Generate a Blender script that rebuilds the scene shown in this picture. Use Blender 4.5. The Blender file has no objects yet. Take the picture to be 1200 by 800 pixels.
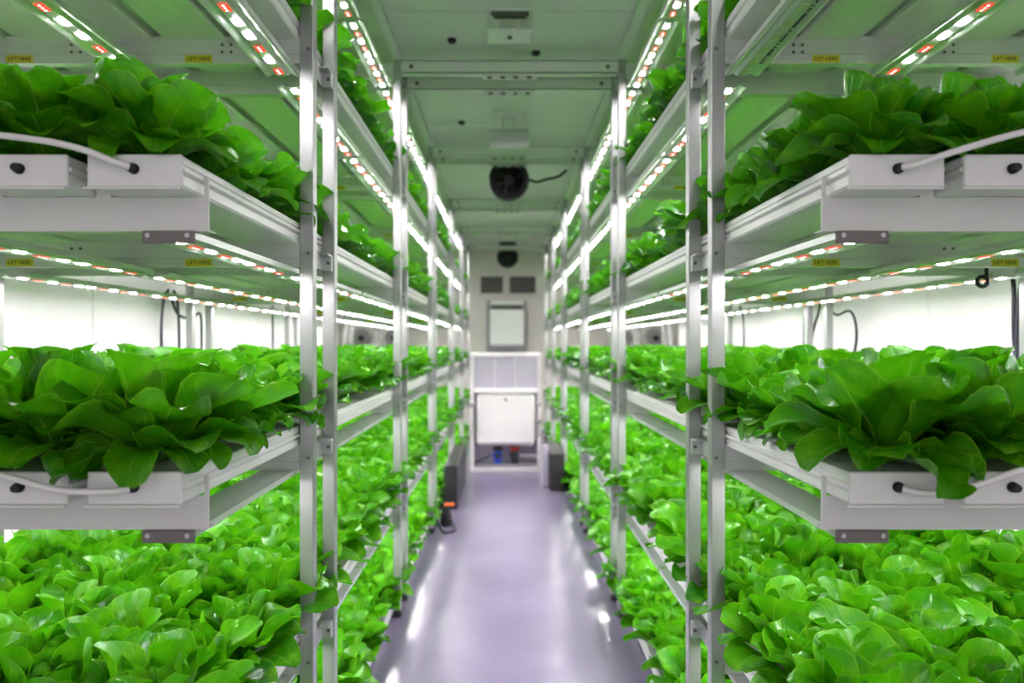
import bpy, math, random
import numpy as np
from mathutils import Vector, Matrix
from mathutils.bvhtree import BVHTree

SC = bpy.context.scene
COL = SC.collection
R = math.radians

# ------------------------------------------------------------------ camera
FPX = 870.0                                   # focal length in pixels of the 1200 x 800 frame
CAM = Vector((-0.0155, 0.0, 1.23))
cam_d = bpy.data.cameras.new('camera')
cam_d.sensor_width = 36.0
cam_d.lens = FPX * 36.0 / 1200.0
cam_d.shift_x = 7.0 / 1200.0
cam_d.shift_y = 2.0 / 1200.0
cam_d.clip_start = 0.05
cam_d.clip_end = 60
cam_d.dof.use_dof = True
cam_d.dof.focus_distance = 1.55
cam_d.dof.aperture_fstop = 2.7
cam = bpy.data.objects.new('camera', cam_d)
COL.objects.link(cam)
cam.location = CAM
cam.rotation_euler = (R(90), 0, 0)
SC.camera = cam

# ------------------------------------------------------------------ world and exposure
world = bpy.data.worlds.new('world')
SC.world = world
world.use_nodes = True
world.node_tree.nodes['Background'].inputs[0].default_value = (1.0, 0.97, 0.95, 1)
world.node_tree.nodes['Background'].inputs[1].default_value = 0.23
SC.view_settings.view_transform = 'Standard'
SC.view_settings.look = 'None'
SC.view_settings.gamma = 1.0
SC.view_settings.use_curve_mapping = False
SC.view_settings.exposure = 2.48
SC.cycles.use_denoising = True
SC.cycles.max_bounces = 9
SC.cycles.diffuse_bounces = 6
SC.cycles.transmission_bounces = 4
SC.cycles.sample_clamp_indirect = 8.0

LED_WHITE = 62.0      # radiance of a white diode cluster
LED_DOT = 2.2        # radiance of the three dots of a red cluster
LED_RED = 0.30         # radiance of the red phosphor between the dots

# ------------------------------------------------------------------ materials
def nmat(name):
    m = bpy.data.materials.new(name)
    m.use_nodes = True
    nt = m.node_tree
    return m, nt, nt.nodes, nt.links, nt.nodes['Principled BSDF']

def plain(name, col, rough=0.5, metal=0.0, bump=0.0, scale=40.0, var=0.06, spec=0.5, stretch=None):
    """a surface colour with faint mottling and fine relief"""
    m, nt, N, L, b = nmat(name)
    b.inputs['Roughness'].default_value = rough
    b.inputs['Metallic'].default_value = metal
    b.inputs['Specular IOR Level'].default_value = spec
    tc = N.new('ShaderNodeTexCoord')
    mp = N.new('ShaderNodeMapping')
    if stretch:
        mp.inputs['Scale'].default_value = stretch
    no = N.new('ShaderNodeTexNoise')
    no.inputs['Scale'].default_value = scale
    no.inputs['Detail'].default_value = 3
    L.new(tc.outputs['Object'], mp.inputs[0])
    L.new(mp.outputs[0], no.inputs['Vector'])
    mx = N.new('ShaderNodeMix')
    mx.data_type = 'RGBA'
    mx.inputs[6].default_value = (*[max(0, c * (1 - var)) for c in col], 1)
    mx.inputs[7].default_value = (*[min(1, c * (1 + var)) for c in col], 1)
    L.new(no.outputs[0], mx.inputs[0])
    L.new(mx.outputs[2], b.inputs['Base Color'])
    if bump:
        bp = N.new('ShaderNodeBump')
        bp.inputs['Strength'].default_value = bump
        bp.inputs['Distance'].default_value = 0.002
        L.new(no.outputs[0], bp.inputs['Height'])
        L.new(bp.outputs[0], b.inputs['Normal'])
    return m

def glow(name, col, strength):
    m = bpy.data.materials.new(name)
    m.use_nodes = True
    N, L = m.node_tree.nodes, m.node_tree.links
    N.clear()
    e = N.new('ShaderNodeEmission')
    e.inputs[0].default_value = (*col, 1)
    e.inputs[1].default_value = strength
    o = N.new('ShaderNodeOutputMaterial')
    L.new(e.outputs[0], o.inputs[0])
    return m

def leaf_material(name, hue=0.0):
    m, nt, N, L, b = nmat(name)
    uv = N.new('ShaderNodeUVMap')
    sep = N.new('ShaderNodeSeparateXYZ')
    L.new(uv.outputs[0], sep.inputs[0])

    def math_(op, a, c=None, d=None):
        n = N.new('ShaderNodeMath')
        n.operation = op
        for i, v in enumerate((a, c, d)):
            if v is None:
                continue
            if isinstance(v, (int, float)):
                n.inputs[i].default_value = v
            else:
                L.new(v, n.inputs[i])
        return n.outputs[0]

    def mixc(f, a, c):
        n = N.new('ShaderNodeMix')
        n.data_type = 'RGBA'
        for i, v in ((0, f), (6, a), (7, c)):
            if isinstance(v, (int, float, tuple)):
                n.inputs[i].default_value = v
            else:
                L.new(v, n.inputs[i])
        return n.outputs[2]

    t, v = sep.outputs[0], sep.outputs[1]
    av = math_('ABSOLUTE', math_('SUBTRACT', v, 0.5))            # 0 at the midrib, 0.5 at the margin
    halfw = math_('MULTIPLY_ADD', t, -0.040, 0.045)
    rib = N.new('ShaderNodeMapRange')
    rib.inputs[3].default_value = 1.0
    rib.inputs[4].default_value = 0.0
    L.new(av, rib.inputs[0])
    L.new(math_('MULTIPLY', halfw, 0.35), rib.inputs[1])
    L.new(halfw, rib.inputs[2])
    tc = N.new('ShaderNodeTexCoord')
    no = N.new('ShaderNodeTexNoise')
    no.inputs['Scale'].default_value = 26
    no.inputs['Detail'].default_value = 3
    L.new(tc.outputs['Object'], no.inputs['Vector'])
    side = math_('SUBTRACT', math_('MULTIPLY', t, 7.0), math_('MULTIPLY', av, 6.0))
    side = math_('ADD', side, math_('MULTIPLY', no.outputs[0], 0.9))
    fr = math_('ABSOLUTE', math_('SUBTRACT', math_('FRACT', side), 0.5))
    vein = N.new('ShaderNodeMapRange')
    vein.inputs[1].default_value = 0.0
    vein.inputs[2].default_value = 0.11
    vein.inputs[3].default_value = 1.0
    vein.inputs[4].default_value = 0.0
    L.new(fr, vein.inputs[0])
    # per-leaf and per-head tone
    at = N.new('ShaderNodeAttribute')
    at.attribute_name = 'tint'
    oi = N.new('ShaderNodeObjectInfo')
    tone = math_('ADD', math_('MULTIPLY', at.outputs['Fac'], 0.65), math_('MULTIPLY', oi.outputs['Random'], 0.35))
    base = mixc(tone, (0.003, 0.115, 0.0015, 1), (0.090, 0.385, 0.003, 1))
    blot = N.new('ShaderNodeMapRange')
    blot.inputs[1].default_value = 0.48
    blot.inputs[2].default_value = 0.72
    L.new(no.outputs[0], blot.inputs[0])
    base = mixc(math_('MULTIPLY', blot.outputs[0], 0.6), base, (0.165, 0.44, 0.006, 1))
    base = mixc(math_('MULTIPLY', vein.outputs[0], 0.22), base, (0.16, 0.40, 0.02, 1))
    base = mixc(math_('MULTIPLY', rib.outputs[0], 0.55), base, (0.30, 0.52, 0.08, 1))
    edge = N.new('ShaderNodeMapRange')
    edge.inputs[1].default_value = 0.47
    edge.inputs[2].default_value = 0.5
    L.new(av, edge.inputs[0])
    base = mixc(math_('MULTIPLY', edge.outputs[0], 0.6), base, (0.26, 0.52, 0.03, 1))
    L.new(base, b.inputs['Base Color'])
    b.inputs['Roughness'].default_value = 0.26
    b.inputs['Specular IOR Level'].default_value = 0.33
    hh = math_('ADD', math_('MULTIPLY', vein.outputs[0], -0.5), no.outputs[0])
    hh = math_('SUBTRACT', hh, math_('MULTIPLY', rib.outputs[0], 0.9))
    bp = N.new('ShaderNodeBump')
    bp.inputs['Strength'].default_value = 0.55
    bp.inputs['Distance'].default_value = 0.004
    L.new(hh, bp.inputs['Height'])
    L.new(bp.outputs[0], b.inputs['Normal'])
    tr = N.new('ShaderNodeBsdfTranslucent')
    L.new(mixc(0.5, base, (0.10, 0.60, 0.003, 1)), tr.inputs[0])
    ms = N.new('ShaderNodeMixShader')
    ms.inputs[0].default_value = 0.27
    L.new(b.outputs[0], ms.inputs[1])
    L.new(tr.outputs[0], ms.inputs[2])
    L.new(ms.outputs[0], N['Material Output'].inputs[0])
    return m

def floor_material():
    m, nt, N, L, b = nmat('lilac_epoxy_floor')
    tc = N.new('ShaderNodeTexCoord')
    no = N.new('ShaderNodeTexNoise')
    no.inputs['Scale'].default_value = 2.2
    no.inputs['Detail'].default_value = 5
    L.new(tc.outputs['Object'], no.inputs['Vector'])
    cr = N.new('ShaderNodeValToRGB')
    cr.color_ramp.elements[0].color = (0.175, 0.150, 0.236, 1)
    cr.color_ramp.elements[0].position = 0.3
    cr.color_ramp.elements[1].color = (0.218, 0.188, 0.290, 1)
    cr.color_ramp.elements[1].position = 0.75
    L.new(no.outputs[0], cr.inputs[0])
    L.new(cr.outputs[0], b.inputs['Base Color'])
    n2 = N.new('ShaderNodeTexNoise')
    n2.inputs['Scale'].default_value = 55
    n2.inputs['Detail'].default_value = 3
    L.new(tc.outputs['Object'], n2.inputs['Vector'])
    bp = N.new('ShaderNodeBump')
    bp.inputs['Strength'].default_value = 0.22
    bp.inputs['Distance'].default_value = 0.002
    L.new(n2.outputs[0], bp.inputs['Height'])
    L.new(bp.outputs[0], b.inputs['Normal'])
    b.inputs['Roughness'].default_value = 0.2
    b.inputs['Specular IOR Level'].default_value = 0.8
    return m

M = dict(
    leaf=leaf_material('lettuce_leaf'),
    floor=floor_material(),
    alu=plain('brushed_aluminium', (0.40, 0.405, 0.41), 0.36, 0.7, 0.15, 60, 0.10, stretch=(1, 1, 0.04)),
    alu_dull=plain('dull_aluminium', (0.52, 0.53, 0.54), 0.42, 0.65, 0.05, 50, 0.08),
    white=plain('white_plastic', (0.74, 0.74, 0.73), 0.38, 0, 0.05, 30, 0.04),
    channel=plain('white_channel_plastic', (0.80, 0.79, 0.80), 0.33, 0, 0.05, 30, 0.03),
    plate=plain('white_painted_sheet', (0.66, 0.66, 0.645), 0.45, 0, 0.03, 12, 0.04),
    beam=plain('white_painted_beam', (0.62, 0.64, 0.62), 0.42, 0.1, 0.03, 25, 0.04),
    reflector=plain('led_reflector', (0.62, 0.64, 0.64), 0.30, 0.35, 0.0, 40, 0.03),
    led_end=plain('led_end_cap', (0.17, 0.15, 0.145), 0.5, 0.2, 0.05, 60, 0.1),
    led_off=plain('unlit_led', (0.55, 0.60, 0.35), 0.3, 0, 0, 60, 0.05),
    printing=plain('printed_mark', (0.05, 0.06, 0.05), 0.5),
    wall=plain('white_wall_film', (0.90, 0.84, 0.90), 0.35, 0, 0.02, 6, 0.02),
    wall_joint=plain('wall_joint', (0.55, 0.53, 0.58), 0.5),
    beige=plain('beige_wall', (0.76, 0.71, 0.69), 0.55, 0, 0.03, 8, 0.04),
    ceil=plain('ceiling_panel_paint', (0.72, 0.72, 0.71), 0.45, 0, 0.03, 5, 0.05),
    ceil_seam=plain('ceiling_seam', (0.25, 0.26, 0.25), 0.6),
    cbeam=plain('ceiling_beam_paint', (0.70, 0.72, 0.70), 0.4, 0.1, 0.02, 10, 0.04),
    black=plain('black_plastic', (0.012, 0.012, 0.014), 0.4, 0, 0.05, 60, 0.2),
    dark=plain('dark_grille', (0.10, 0.095, 0.09), 0.55, 0.2, 0.05, 60, 0.1),
    rubber=plain('black_rubber', (0.015, 0.014, 0.018), 0.6, 0, 0.05, 90, 0.2),
    cable=plain('dark_cable', (0.02, 0.02, 0.035), 0.45, 0, 0, 90, 0.2),
    hose=plain('white_hose', (0.78, 0.76, 0.76), 0.3, 0, 0, 40, 0.03),
    bolt=plain('bolt_steel', (0.16, 0.15, 0.15), 0.4, 0.7, 0, 40, 0.1),
    yellow=plain('yellow_sticker', (0.62, 0.55, 0.03), 0.5, 0, 0, 30, 0.03),
    ink=plain('black_ink', (0.01, 0.01, 0.01), 0.6),
    lilac=plain('lilac_panel', (0.46, 0.42, 0.52), 0.3, 0, 0.02, 6, 0.04),
    cream=plain('cream_cabinet', (0.78, 0.73, 0.76), 0.35, 0, 0.02, 8, 0.02),
    blue=plain('blue_pump', (0.01, 0.06, 0.55), 0.35),
    orange=plain('orange_valve', (0.85, 0.16, 0.03), 0.4),
    red=plain('red_plastic', (0.5, 0.03, 0.02), 0.4),
    tank=plain('ac_white', (0.80, 0.81, 0.80), 0.35),
    steel=plain('grey_steel', (0.36, 0.35, 0.38), 0.4, 0.5, 0.05, 40, 0.1),
    ledw=glow('led_white_glow', (1.0, 0.95, 0.97), LED_WHITE),
    ledd=glow('led_red_dot_glow', (1.0, 0.50, 0.46), LED_DOT),
    ledr=glow('led_red_glow', (1.0, 0.07, 0.03), LED_RED),
)

# ------------------------------------------------------------------ mesh builder
class MB:
    def __init__(self):
        self.v, self.f, self.mi, self.sm, self.mats = [], [], [], [], []

    def mat(self, m):
        if m not in self.mats:
            self.mats.append(m)
        return self.mats.index(m)

    def add(self, vs, fs, m, smooth=False):
        o, k = len(self.v), self.mat(m)
        self.v += [tuple(p) for p in vs]
        for f in fs:
            self.f.append([i + o for i in f])
            self.mi.append(k)
            self.sm.append(smooth)

    def box(self, x0, x1, y0, y1, z0, z1, m, bev=0.0):
        x0, x1 = min(x0, x1), max(x0, x1)
        y0, y1 = min(y0, y1), max(y0, y1)
        if bev <= 0:
            vs = [(x0, y0, z0), (x1, y0, z0), (x1, y1, z0), (x0, y1, z0), (x0, y0, z1), (x1, y0, z1), (x1, y1, z1), (x0, y1, z1)]
            self.add(vs, [(0, 3, 2, 1), (4, 5, 6, 7), (0, 1, 5, 4), (1, 2, 6, 5), (2, 3, 7, 6), (3, 0, 4, 7)], m)
            return
        e = min(bev, (x1 - x0) / 2.01, (y1 - y0) / 2.01, (z1 - z0) / 2.01)
        vs, idx = [], {}
        for sx in (0, 1):
            for sy in (0, 1):
                for sz in (0, 1):
                    c = ((x0, x1)[sx], (y0, y1)[sy], (z0, z1)[sz])
                    d = (e if sx == 0 else -e, e if sy == 0 else -e, e if sz == 0 else -e)
                    for a in range(3):
                        p = [c[i] + (0 if i == a else d[i]) for i in range(3)]
                        idx[(sx, sy, sz, a)] = len(vs)
                        vs.append(p)
        fs = []
        for a in range(3):
            b, c = (a + 1) % 3, (a + 2) % 3
            for s in (0, 1):
                q = []
                for (p, r) in ((0, 0), (1, 0), (1, 1), (0, 1)):
                    k = [0, 0, 0]
                    k[a], k[b], k[c] = s, p, r
                    q.append(idx[(*k, a)])
                fs.append(q if s else q[::-1])
            for p in (0, 1):                    # edges parallel to axis a
                for r in (0, 1):
                    k0 = [0, 0, 0]
                    k0[b], k0[c] = p, r
                    k1 = list(k0)
                    k1[a] = 1
                    q = [idx[(*k0, b)], idx[(*k1, b)], idx[(*k1, c)], idx[(*k0, c)]]
                    fs.append(q if p != r else q[::-1])
        for sx in (0, 1):
            for sy in (0, 1):
                for sz in (0, 1):
                    q = [idx[(sx, sy, sz, a)] for a in range(3)]
                    fs.append(q if (sx + sy + sz) % 2 == 1 else q[::-1])
        self.add(vs, fs, m)

    def prism_y(self, prof, y0, y1, m, caps=True):
        """closed profile of (x, z) pairs swept along y"""
        n = len(prof)
        vs = [(x, y0, z) for x, z in prof] + [(x, y1, z) for x, z in prof]
        fs = [(i, (i + 1) % n, (i + 1) % n + n, i + n) for i in range(n)]
        if caps:
            fs += [tuple(range(n))[::-1], tuple(range(n, 2 * n))]
        self.add(vs, fs, m)

    def cyl(self, p0, p1, r0, m, r1=None, n=12, caps=True, smooth=True):
        r1 = r0 if r1 is None else r1
        p0, p1 = Vector(p0), Vector(p1)
        d = (p1 - p0).normalized()
        a = d.orthogonal().normalized()
        b = d.cross(a)
        vs = []
        for p, r in ((p0, r0), (p1, r1)):
            for i in range(n):
                t = 2 * math.pi * i / n
                vs.append(p + (a * math.cos(t) + b * math.sin(t)) * r)
        self.add(vs, [(i, (i + 1) % n, (i + 1) % n + n, i + n) for i in range(n)], m, smooth)
        if caps:
            self.add(vs[:n], [tuple(range(n))[::-1]], m)
            self.add(vs[n:], [tuple(range(n))], m)

    def ring(self, c, axis, rad, tube, m, n=20, k=8):
        c, ax = Vector(c), Vector(axis).normalized()
        a = ax.orthogonal().normalized()
        b = ax.cross(a)
        vs, fs = [], []
        for i in range(n):
            t = 2 * math.pi * i / n
            o = a * math.cos(t) + b * math.sin(t)
            for j in range(k):
                s = 2 * math.pi * j / k
                vs.append(c + o * (rad + tube * math.cos(s)) + ax * tube * math.sin(s))
        for i in range(n):
            for j in range(k):
                fs.append((i * k + j, ((i + 1) % n) * k + j, ((i + 1) % n) * k + (j + 1) % k, i * k + (j + 1) % k))
        self.add(vs, fs, m, True)

    def tube(self, pts, r, m, n=8, sub=6):
        """smooth tube through points (Catmull-Rom)"""
        P = [Vector(p) for p in pts]
        Q = []
        for i in range(len(P) - 1):
            p0, p1, p2, p3 = P[max(i - 1, 0)], P[i], P[i + 1], P[min(i + 2, len(P) - 1)]
            for s in range(sub):
                t = s / sub
                Q.append(0.5 * ((2 * p1) + (p2 - p0) * t + (2 * p0 - 5 * p1 + 4 * p2 - p3) * t * t + (3 * p1 - p0 - 3 * p2 + p3) * t ** 3))
        Q.append(P[-1])
        vs, fs = [], []
        a = (Q[1] - Q[0]).normalized().orthogonal()
        for i, q in enumerate(Q):
            d = (Q[min(i + 1, len(Q) - 1)] - Q[max(i - 1, 0)]).normalized()
            a = (a - d * a.dot(d)).normalized()
            b = d.cross(a)
            for j in range(n):
                t = 2 * math.pi * j / n
                vs.append(q + (a * math.cos(t) + b * math.sin(t)) * r)
        for i in range(len(Q) - 1):
            for j in range(n):
                fs.append((i * n + j, i * n + (j + 1) % n, (i + 1) * n + (j + 1) % n, (i + 1) * n + j))
        fs.append(tuple(range(n))[::-1])
        fs.append(tuple(range((len(Q) - 1) * n, len(Q) * n)))
        self.add(vs, fs, m, True)

    def mesh(self, name):
        me = bpy.data.meshes.new(name)
        me.from_pydata(self.v, [], self.f)
        for m in self.mats:
            me.materials.append(m)
        me.polygons.foreach_set('material_index', self.mi)
        me.polygons.foreach_set('use_smooth', self.sm)
        me.update()
        return me

    def build(self, name, parent=None, loc=None):
        return put(name, self.mesh(name), parent, loc)

def put(name, me, parent=None, loc=None):
    o = bpy.data.objects.new(name, me)
    COL.objects.link(o)
    if parent is not None:
        o.parent = parent
    if loc is not None:
        o.location = loc
    return o

def tag(o, label=None, cat=None, group=None, kind=None):
    if label:
        o['label'] = label
    if cat:
        o['category'] = cat
    if group:
        o['group'] = group
    if kind:
        o['kind'] = kind
    return o

def thing(name, label, cat, loc=(0, 0, 0), group=None):
    o = bpy.data.objects.new(name, None)
    o.empty_display_size = 0.05
    COL.objects.link(o)
    o.location = loc
    return tag(o, label, cat, group)

# ------------------------------------------------------------------ dimensions of the farm
MODS = [(1.174, 1.915), (1.945, 3.43), (3.445, 4.90), (4.915, 6.65), (6.68, 8.16), (8.18, 9.70)]   # racks, near to far
POSTS = [(None, 1.817), (2.043, 3.325), (3.54, 4.80), (5.01, 6.52), (6.78, 8.05), (8.28, 9.60)]
PX0, PX1 = 0.4875, 0.5205                     # aisle posts
CH0, CHP, CHW, NCH = 0.5255, 0.18, 0.150, 5   # first channel, pitch, width, channels per shelf
LEDX = (0.579, 0.945, 1.311)
def ztop(k): return 0.026 + 0.5 * k + (0.036 if k == 0 else 0.0)
def zbeam(k): return 0.45 + 0.5 * (k - 1)     # middle of the cross beam under shelf k
def zled(k): return 0.4165 + 0.5 * (k - 1)    # top of the lamps under shelf k
CEIL = 2.56
SIDE = {-1: 'left', 1: 'right'}
RACK = ['front', 'second', 'third', 'fourth', 'fifth', 'rearmost']
SHELF = ['floor-level', 'knee-high', 'waist-high', 'chest-high', 'overhead', 'topmost']
ORD = ['first', 'second', 'third', 'fourth', 'fifth', 'sixth', 'seventh', 'eighth', 'ninth']

# ------------------------------------------------------------------ the room
m = MB(); m.box(-2.6, 2.6, -1.7, 10.7, -0.1, 0, M['floor'])
tag(m.build('floor'), 'glossy lilac grey epoxy floor of the aisle', kind='structure')

ce = MB(); ce.box(-2.6, 2.6, -1.7, 10.7, CEIL, CEIL + 0.06, M['ceil_seam'])
ceiling = tag(ce.build('ceiling'), 'grey green ceiling of wide metal panels', kind='structure')
pan = None
ys = [-1.7 + 0.775 * i for i in range(17)]
for i in range(16):
    for x0, x1 in ((-2.6, -0.85), (-0.84, 0.84), (0.85, 2.6)):
        p = MB(); p.box(x0, x1, ys[i] + 0.003, ys[i + 1] - 0.003, CEIL - 0.012, CEIL, M['ceil'], 0.002)
        p.build('ceiling_panel', ceiling)

def side_wall(s):
    w = MB(); w.box(s * 1.585, s * 1.65, -1.7, 6.85, 0, CEIL, M['wall_joint'])
    wo = tag(w.build('wall_' + SIDE[s]), 'white reflective wall panels behind the %s racks' % SIDE[s], kind='structure')
    y = -1.7
    while y < 6.84:
        y2 = min(y + 0.9, 6.85)
        p = MB(); p.box(s * 1.575, s * 1.585, y + 0.002, y2 - 0.002, 0, CEIL, M['wall'], 0.0015)
        p.build('wall_panel', wo)
        y = y2
    # beyond the panels the room widens
    r = MB(); r.box(s * 1.65, s * 2.6, 6.85, 6.95, 0, CEIL, M['beige'])
    r.box(s * 2.5, s * 2.6, 6.95, 10.7, 0, CEIL, M['beige'])
    tag(r.build('wall_%s_return' % SIDE[s]), 'beige side wall beyond the %s white panels' % SIDE[s], kind='structure')
    e = MB(); e.box(s * 1.575, s * 1.66, 6.85, 6.90, 0, CEIL, M['dark'])
    tag(e.build('trim_%d' % (1 if s < 0 else 2)), 'dark edge strip at the end of the white panels', kind='structure')
for s in (-1, 1):
    side_wall(s)
w = MB(); w.box(-2.6, 2.6, 10.6, 10.7, 0, CEIL, M['beige'])
tag(w.build('wall_back'), 'pale end wall behind the air conditioner', kind='structure')
# no wall behind the camera, left out to let in world fill light

# ------------------------------------------------------------------ racks
def lift_sticker_mesh():
    cu = bpy.data.curves.new('lift_text', 'FONT')
    cu.body = 'LIFT HERE'
    cu.size = 0.0128
    cu.align_x = 'CENTER'
    cu.align_y = 'CENTER'
    cu.extrude = 0.0002
    cu.resolution_u = 2
    to = bpy.data.objects.new('lift_text', cu)
    COL.objects.link(to)
    dg = bpy.context.evaluated_depsgraph_get()
    tm = bpy.data.meshes.new_from_object(to.evaluated_get(dg))
    b = MB()
    b.box(-0.0335, 0.0335, -0.0007, 0, -0.0095, 0.0095, M['yellow'])
    b.add([(v.co.x, -0.0009 - v.co.z, v.co.y) for v in tm.vertices], [list(p.vertices) for p in tm.polygons], M['ink'])
    bpy.data.objects.remove(to)
    bpy.data.meshes.remove(tm)
    return b.mesh('lift_label')
LIFT = lift_sticker_mesh()

def rack(s, i):
    root = thing('growing_rack', '%s aluminium growing rack on the %s of the aisle' % (RACK[i], SIDE[s]), 'rack',
                 (s * 0.95, MODS[i][0], 0), 'growing racks along the aisle')
    ox, oy = s * 0.95, MODS[i][0]
    def L(b, name, parent=root, **kw):
        b.v = [(x - ox, y - oy, z) for x, y, z in b.v]
        o = b.build(name, parent)
        return tag(o, **kw) if kw else o
    # posts
    near, far = POSTS[i]
    ends = [(near, -1), (far, 1)] if near else [(far, 1)]
    for py, e in ends:
        for x0, x1 in ((PX0, PX1), (1.42, 1.45)):
            b = MB()
            d = 0.036
            # folded angle post: wide face towards the camera end, narrow flange along the aisle
            b.box(s * x0, s * x1, py, py + d, 0.034, 2.50, M['alu'], 0.0016)
            post = L(b, 'post')
            f = MB()
            f.cyl((s * (x0 + x1) / 2, py + d / 2, 0.020), (s * (x0 + x1) / 2, py + d / 2, 0.036), 0.008, M['bolt'], n=8)
            f.box(s * (x0 + x1) / 2 - 0.018, s * (x0 + x1) / 2 + 0.018, py, py + d, 0.0, 0.026, M['rubber'], 0.004)
            L(f, 'foot', post, label='black rubber levelling foot')
            if i < 4 and x0 < 1:
                bb = MB()
                for k in range(1, 6):
                    zc = zbeam(k)
                    bb.cyl((s * (x0 + 0.0115), py - 0.003, zc), (s * (x0 + 0.0115), py + 0.002, zc), 0.0042, M['bolt'], n=8)
                L(bb, 'bolts', post, kind='stuff')
    if i == 0:                                   # outer posts that carry the free end, beside the wall
        b = MB(); b.box(s * 1.42, s * 1.45, 1.25, 1.286, 0.0, 2.5, M['alu'], 0.0016)
        L(b, 'post')
    # cross beams under every shelf, with the lift stickers
    for py, e in ends:
        for k in range(1, 6):
            b = MB()
            y0 = py + 0.006
            zc = zbeam(k)
            prof = [(y0, zc - 0.033), (y0 + 0.026, zc - 0.033), (y0 + 0.026, zc - 0.030), (y0 + 0.003, zc - 0.030), (y0 + 0.003, zc - 0.012),
                    (y0 + 0.005, zc - 0.011), (y0 + 0.003, zc - 0.010), (y0 + 0.003, zc + 0.0305), (y0 + 0.026, zc + 0.0305), (y0 + 0.026, zc + 0.033),
                    (y0, zc + 0.033), (y0, zc - 0.010), (y0 + 0.002, zc - 0.011), (y0, zc - 0.012)]
            n = len(prof)
            xa, xb = s * (PX1 + 0.0005), s * 1.4195
            vs = [(xa, y, z) for y, z in prof] + [(xb, y, z) for y, z in prof]
            b.add(vs, [(q, (q + 1) % n, (q + 1) % n + n, q + n) for q in range(n)] + [tuple(range(n)), tuple(range(n, 2 * n))[::-1]], M['beam'])
            beam = L(b, 'cross_beam')
            if i < 3 and e == 1:
                bb = MB()
                for bx in (0.690, 0.712, 1.060, 1.082, 1.30, 1.322):
                    for dz in (-0.006, 0.012):
                        bb.cyl((s * bx, y0 - 0.003, zc + dz), (s * bx, y0 + 0.001, zc + dz), 0.0036, M['bolt'], n=8)
                L(bb, 'bolts', beam, kind='stuff')
            if i < 4 and e == 1:
                for bx in (0.77, 1.21):
                    put('lift_label', LIFT, beam, (s * bx - ox, y0 - oy, zc - 0.0225))['label'] = 'yellow sticker reading lift here in black'
    # rails along the top
    b = MB()
    b.box(s * PX0, s * PX1, (near or MODS[0][0]) - 0.0, far + 0.036, 2.5005, 2.53, M['cbeam'], 0.002)
    L(b, 'top_rail')
    b = MB()
    b.box(s * 1.42, s * 1.45, (near or 1.25) - 0.0, far + 0.036, 2.5005, 2.53, M['cbeam'], 0.002)
    L(b, 'top_rail')
    # clamps that tie this rack to the next one
    if i < 5:
        y0, y1 = far + 0.0365, POSTS[i + 1][0]
        for k in range(1, 6):
            b = MB()
            zc = zbeam(k) - 0.002
            b.box(s * (PX0 + 0.004), s * (PX1 - 0.002), y1 - 0.020, y1 - 0.0005, zc - 0.022, zc + 0.022, M['alu_dull'], 0.0015)
            b.box(s * (PX1 - 0.005), s * (PX1 - 0.002), y0, y1 - 0.0005, zc - 0.020, zc + 0.020, M['alu_dull'])
            b.box(s * (PX0 + 0.004), s * (PX1 - 0.002), y1 - 0.055, y1 - 0.020, zc + 0.018, zc + 0.022, M['alu_dull'])
            b.cyl((s * (PX0 + 0.012), y1 - 0.024, zc), (s * (PX0 + 0.012), y1 - 0.019, zc), 0.0048, M['bolt'], n=8)
            L(b, 'clamp')
    # gutter plates that close the free end of the front racks
    if i == 0:
        for k in range(1, 5):
            b = MB()
            zt = ztop(k)
            b.box(s * 0.514, s * 1.44, 1.245, 1.2485, zt - 0.106, zt - 0.0515, M['plate'])
            b.box(s * 0.514, s * 1.44, 1.245, 1.275, zt - 0.1085, zt - 0.106, M['plate'])
            b.box(s * 0.514, s * (CH0 - 0.004), 1.245, 1.2485, zt - 0.0515, zt - 0.018, M['plate'])
            for c in range(NCH - 1):
                xc = CH0 + CHP * c + CHW
                b.box(s * (xc + 0.003), s * (xc + CHP - CHW - 0.003), 1.245, 1.2485, zt - 0.0515, zt - 0.016, M['plate'])
            L(b, 'gutter_plate', label='white folded sheet plate under the channel ends')
    return root

for i in range(6):
    for s in (-1, 1):
        rack(s, i)

# ------------------------------------------------------------------ growing channels
def channel_profile(wd):
    h = wd / 2
    right = [(h - 0.004, -0.050), (h, -0.046), (h, -0.032), (h - 0.007, -0.030), (h - 0.007, -0.027), (h + 0.003, -0.024), (h + 0.003, -0.019),
             (h - 0.003, -0.017), (h - 0.003, -0.014), (h, -0.012), (h, -0.003), (h - 0.002, 0.0)]
    return right + [(-x, z) for x, z in right[::-1]]
CHMESH = {}
def channel_mesh(ln, lip):
    key = (round(ln, 3), lip)
    if key not in CHMESH:
        b = MB()
        b.prism_y(channel_profile(CHW), 0, ln, M['channel'])
        CHMESH[key] = b.mesh('grow_channel')
    return CHMESH[key]
def cap_mesh():
    b = MB()
    b.box(-0.0745, 0.0745, -0.006, 0, -0.0505, 0.0015, M['white'], 0.002)
    b.box(-0.080, 0.072, -0.010, -0.006, -0.0545, -0.0505, M['white'], 0.001)
    return b.mesh('end_cap')
CAP = cap_mesh()
b = MB()
b.cyl((0, -0.006, -0.022), (0, -0.0095, -0.022), 0.0085, M['rubber'], n=14)
b.cyl((0, -0.009, -0.022), (0, -0.021, -0.022), 0.0062, M['rubber'], n=12)
b.ring((0, -0.0145, -0.022), (0, 1, 0), 0.0064, 0.0015, M['rubber'], n=14, k=6)
GROMMET = b.mesh('hose_fitting')

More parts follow.
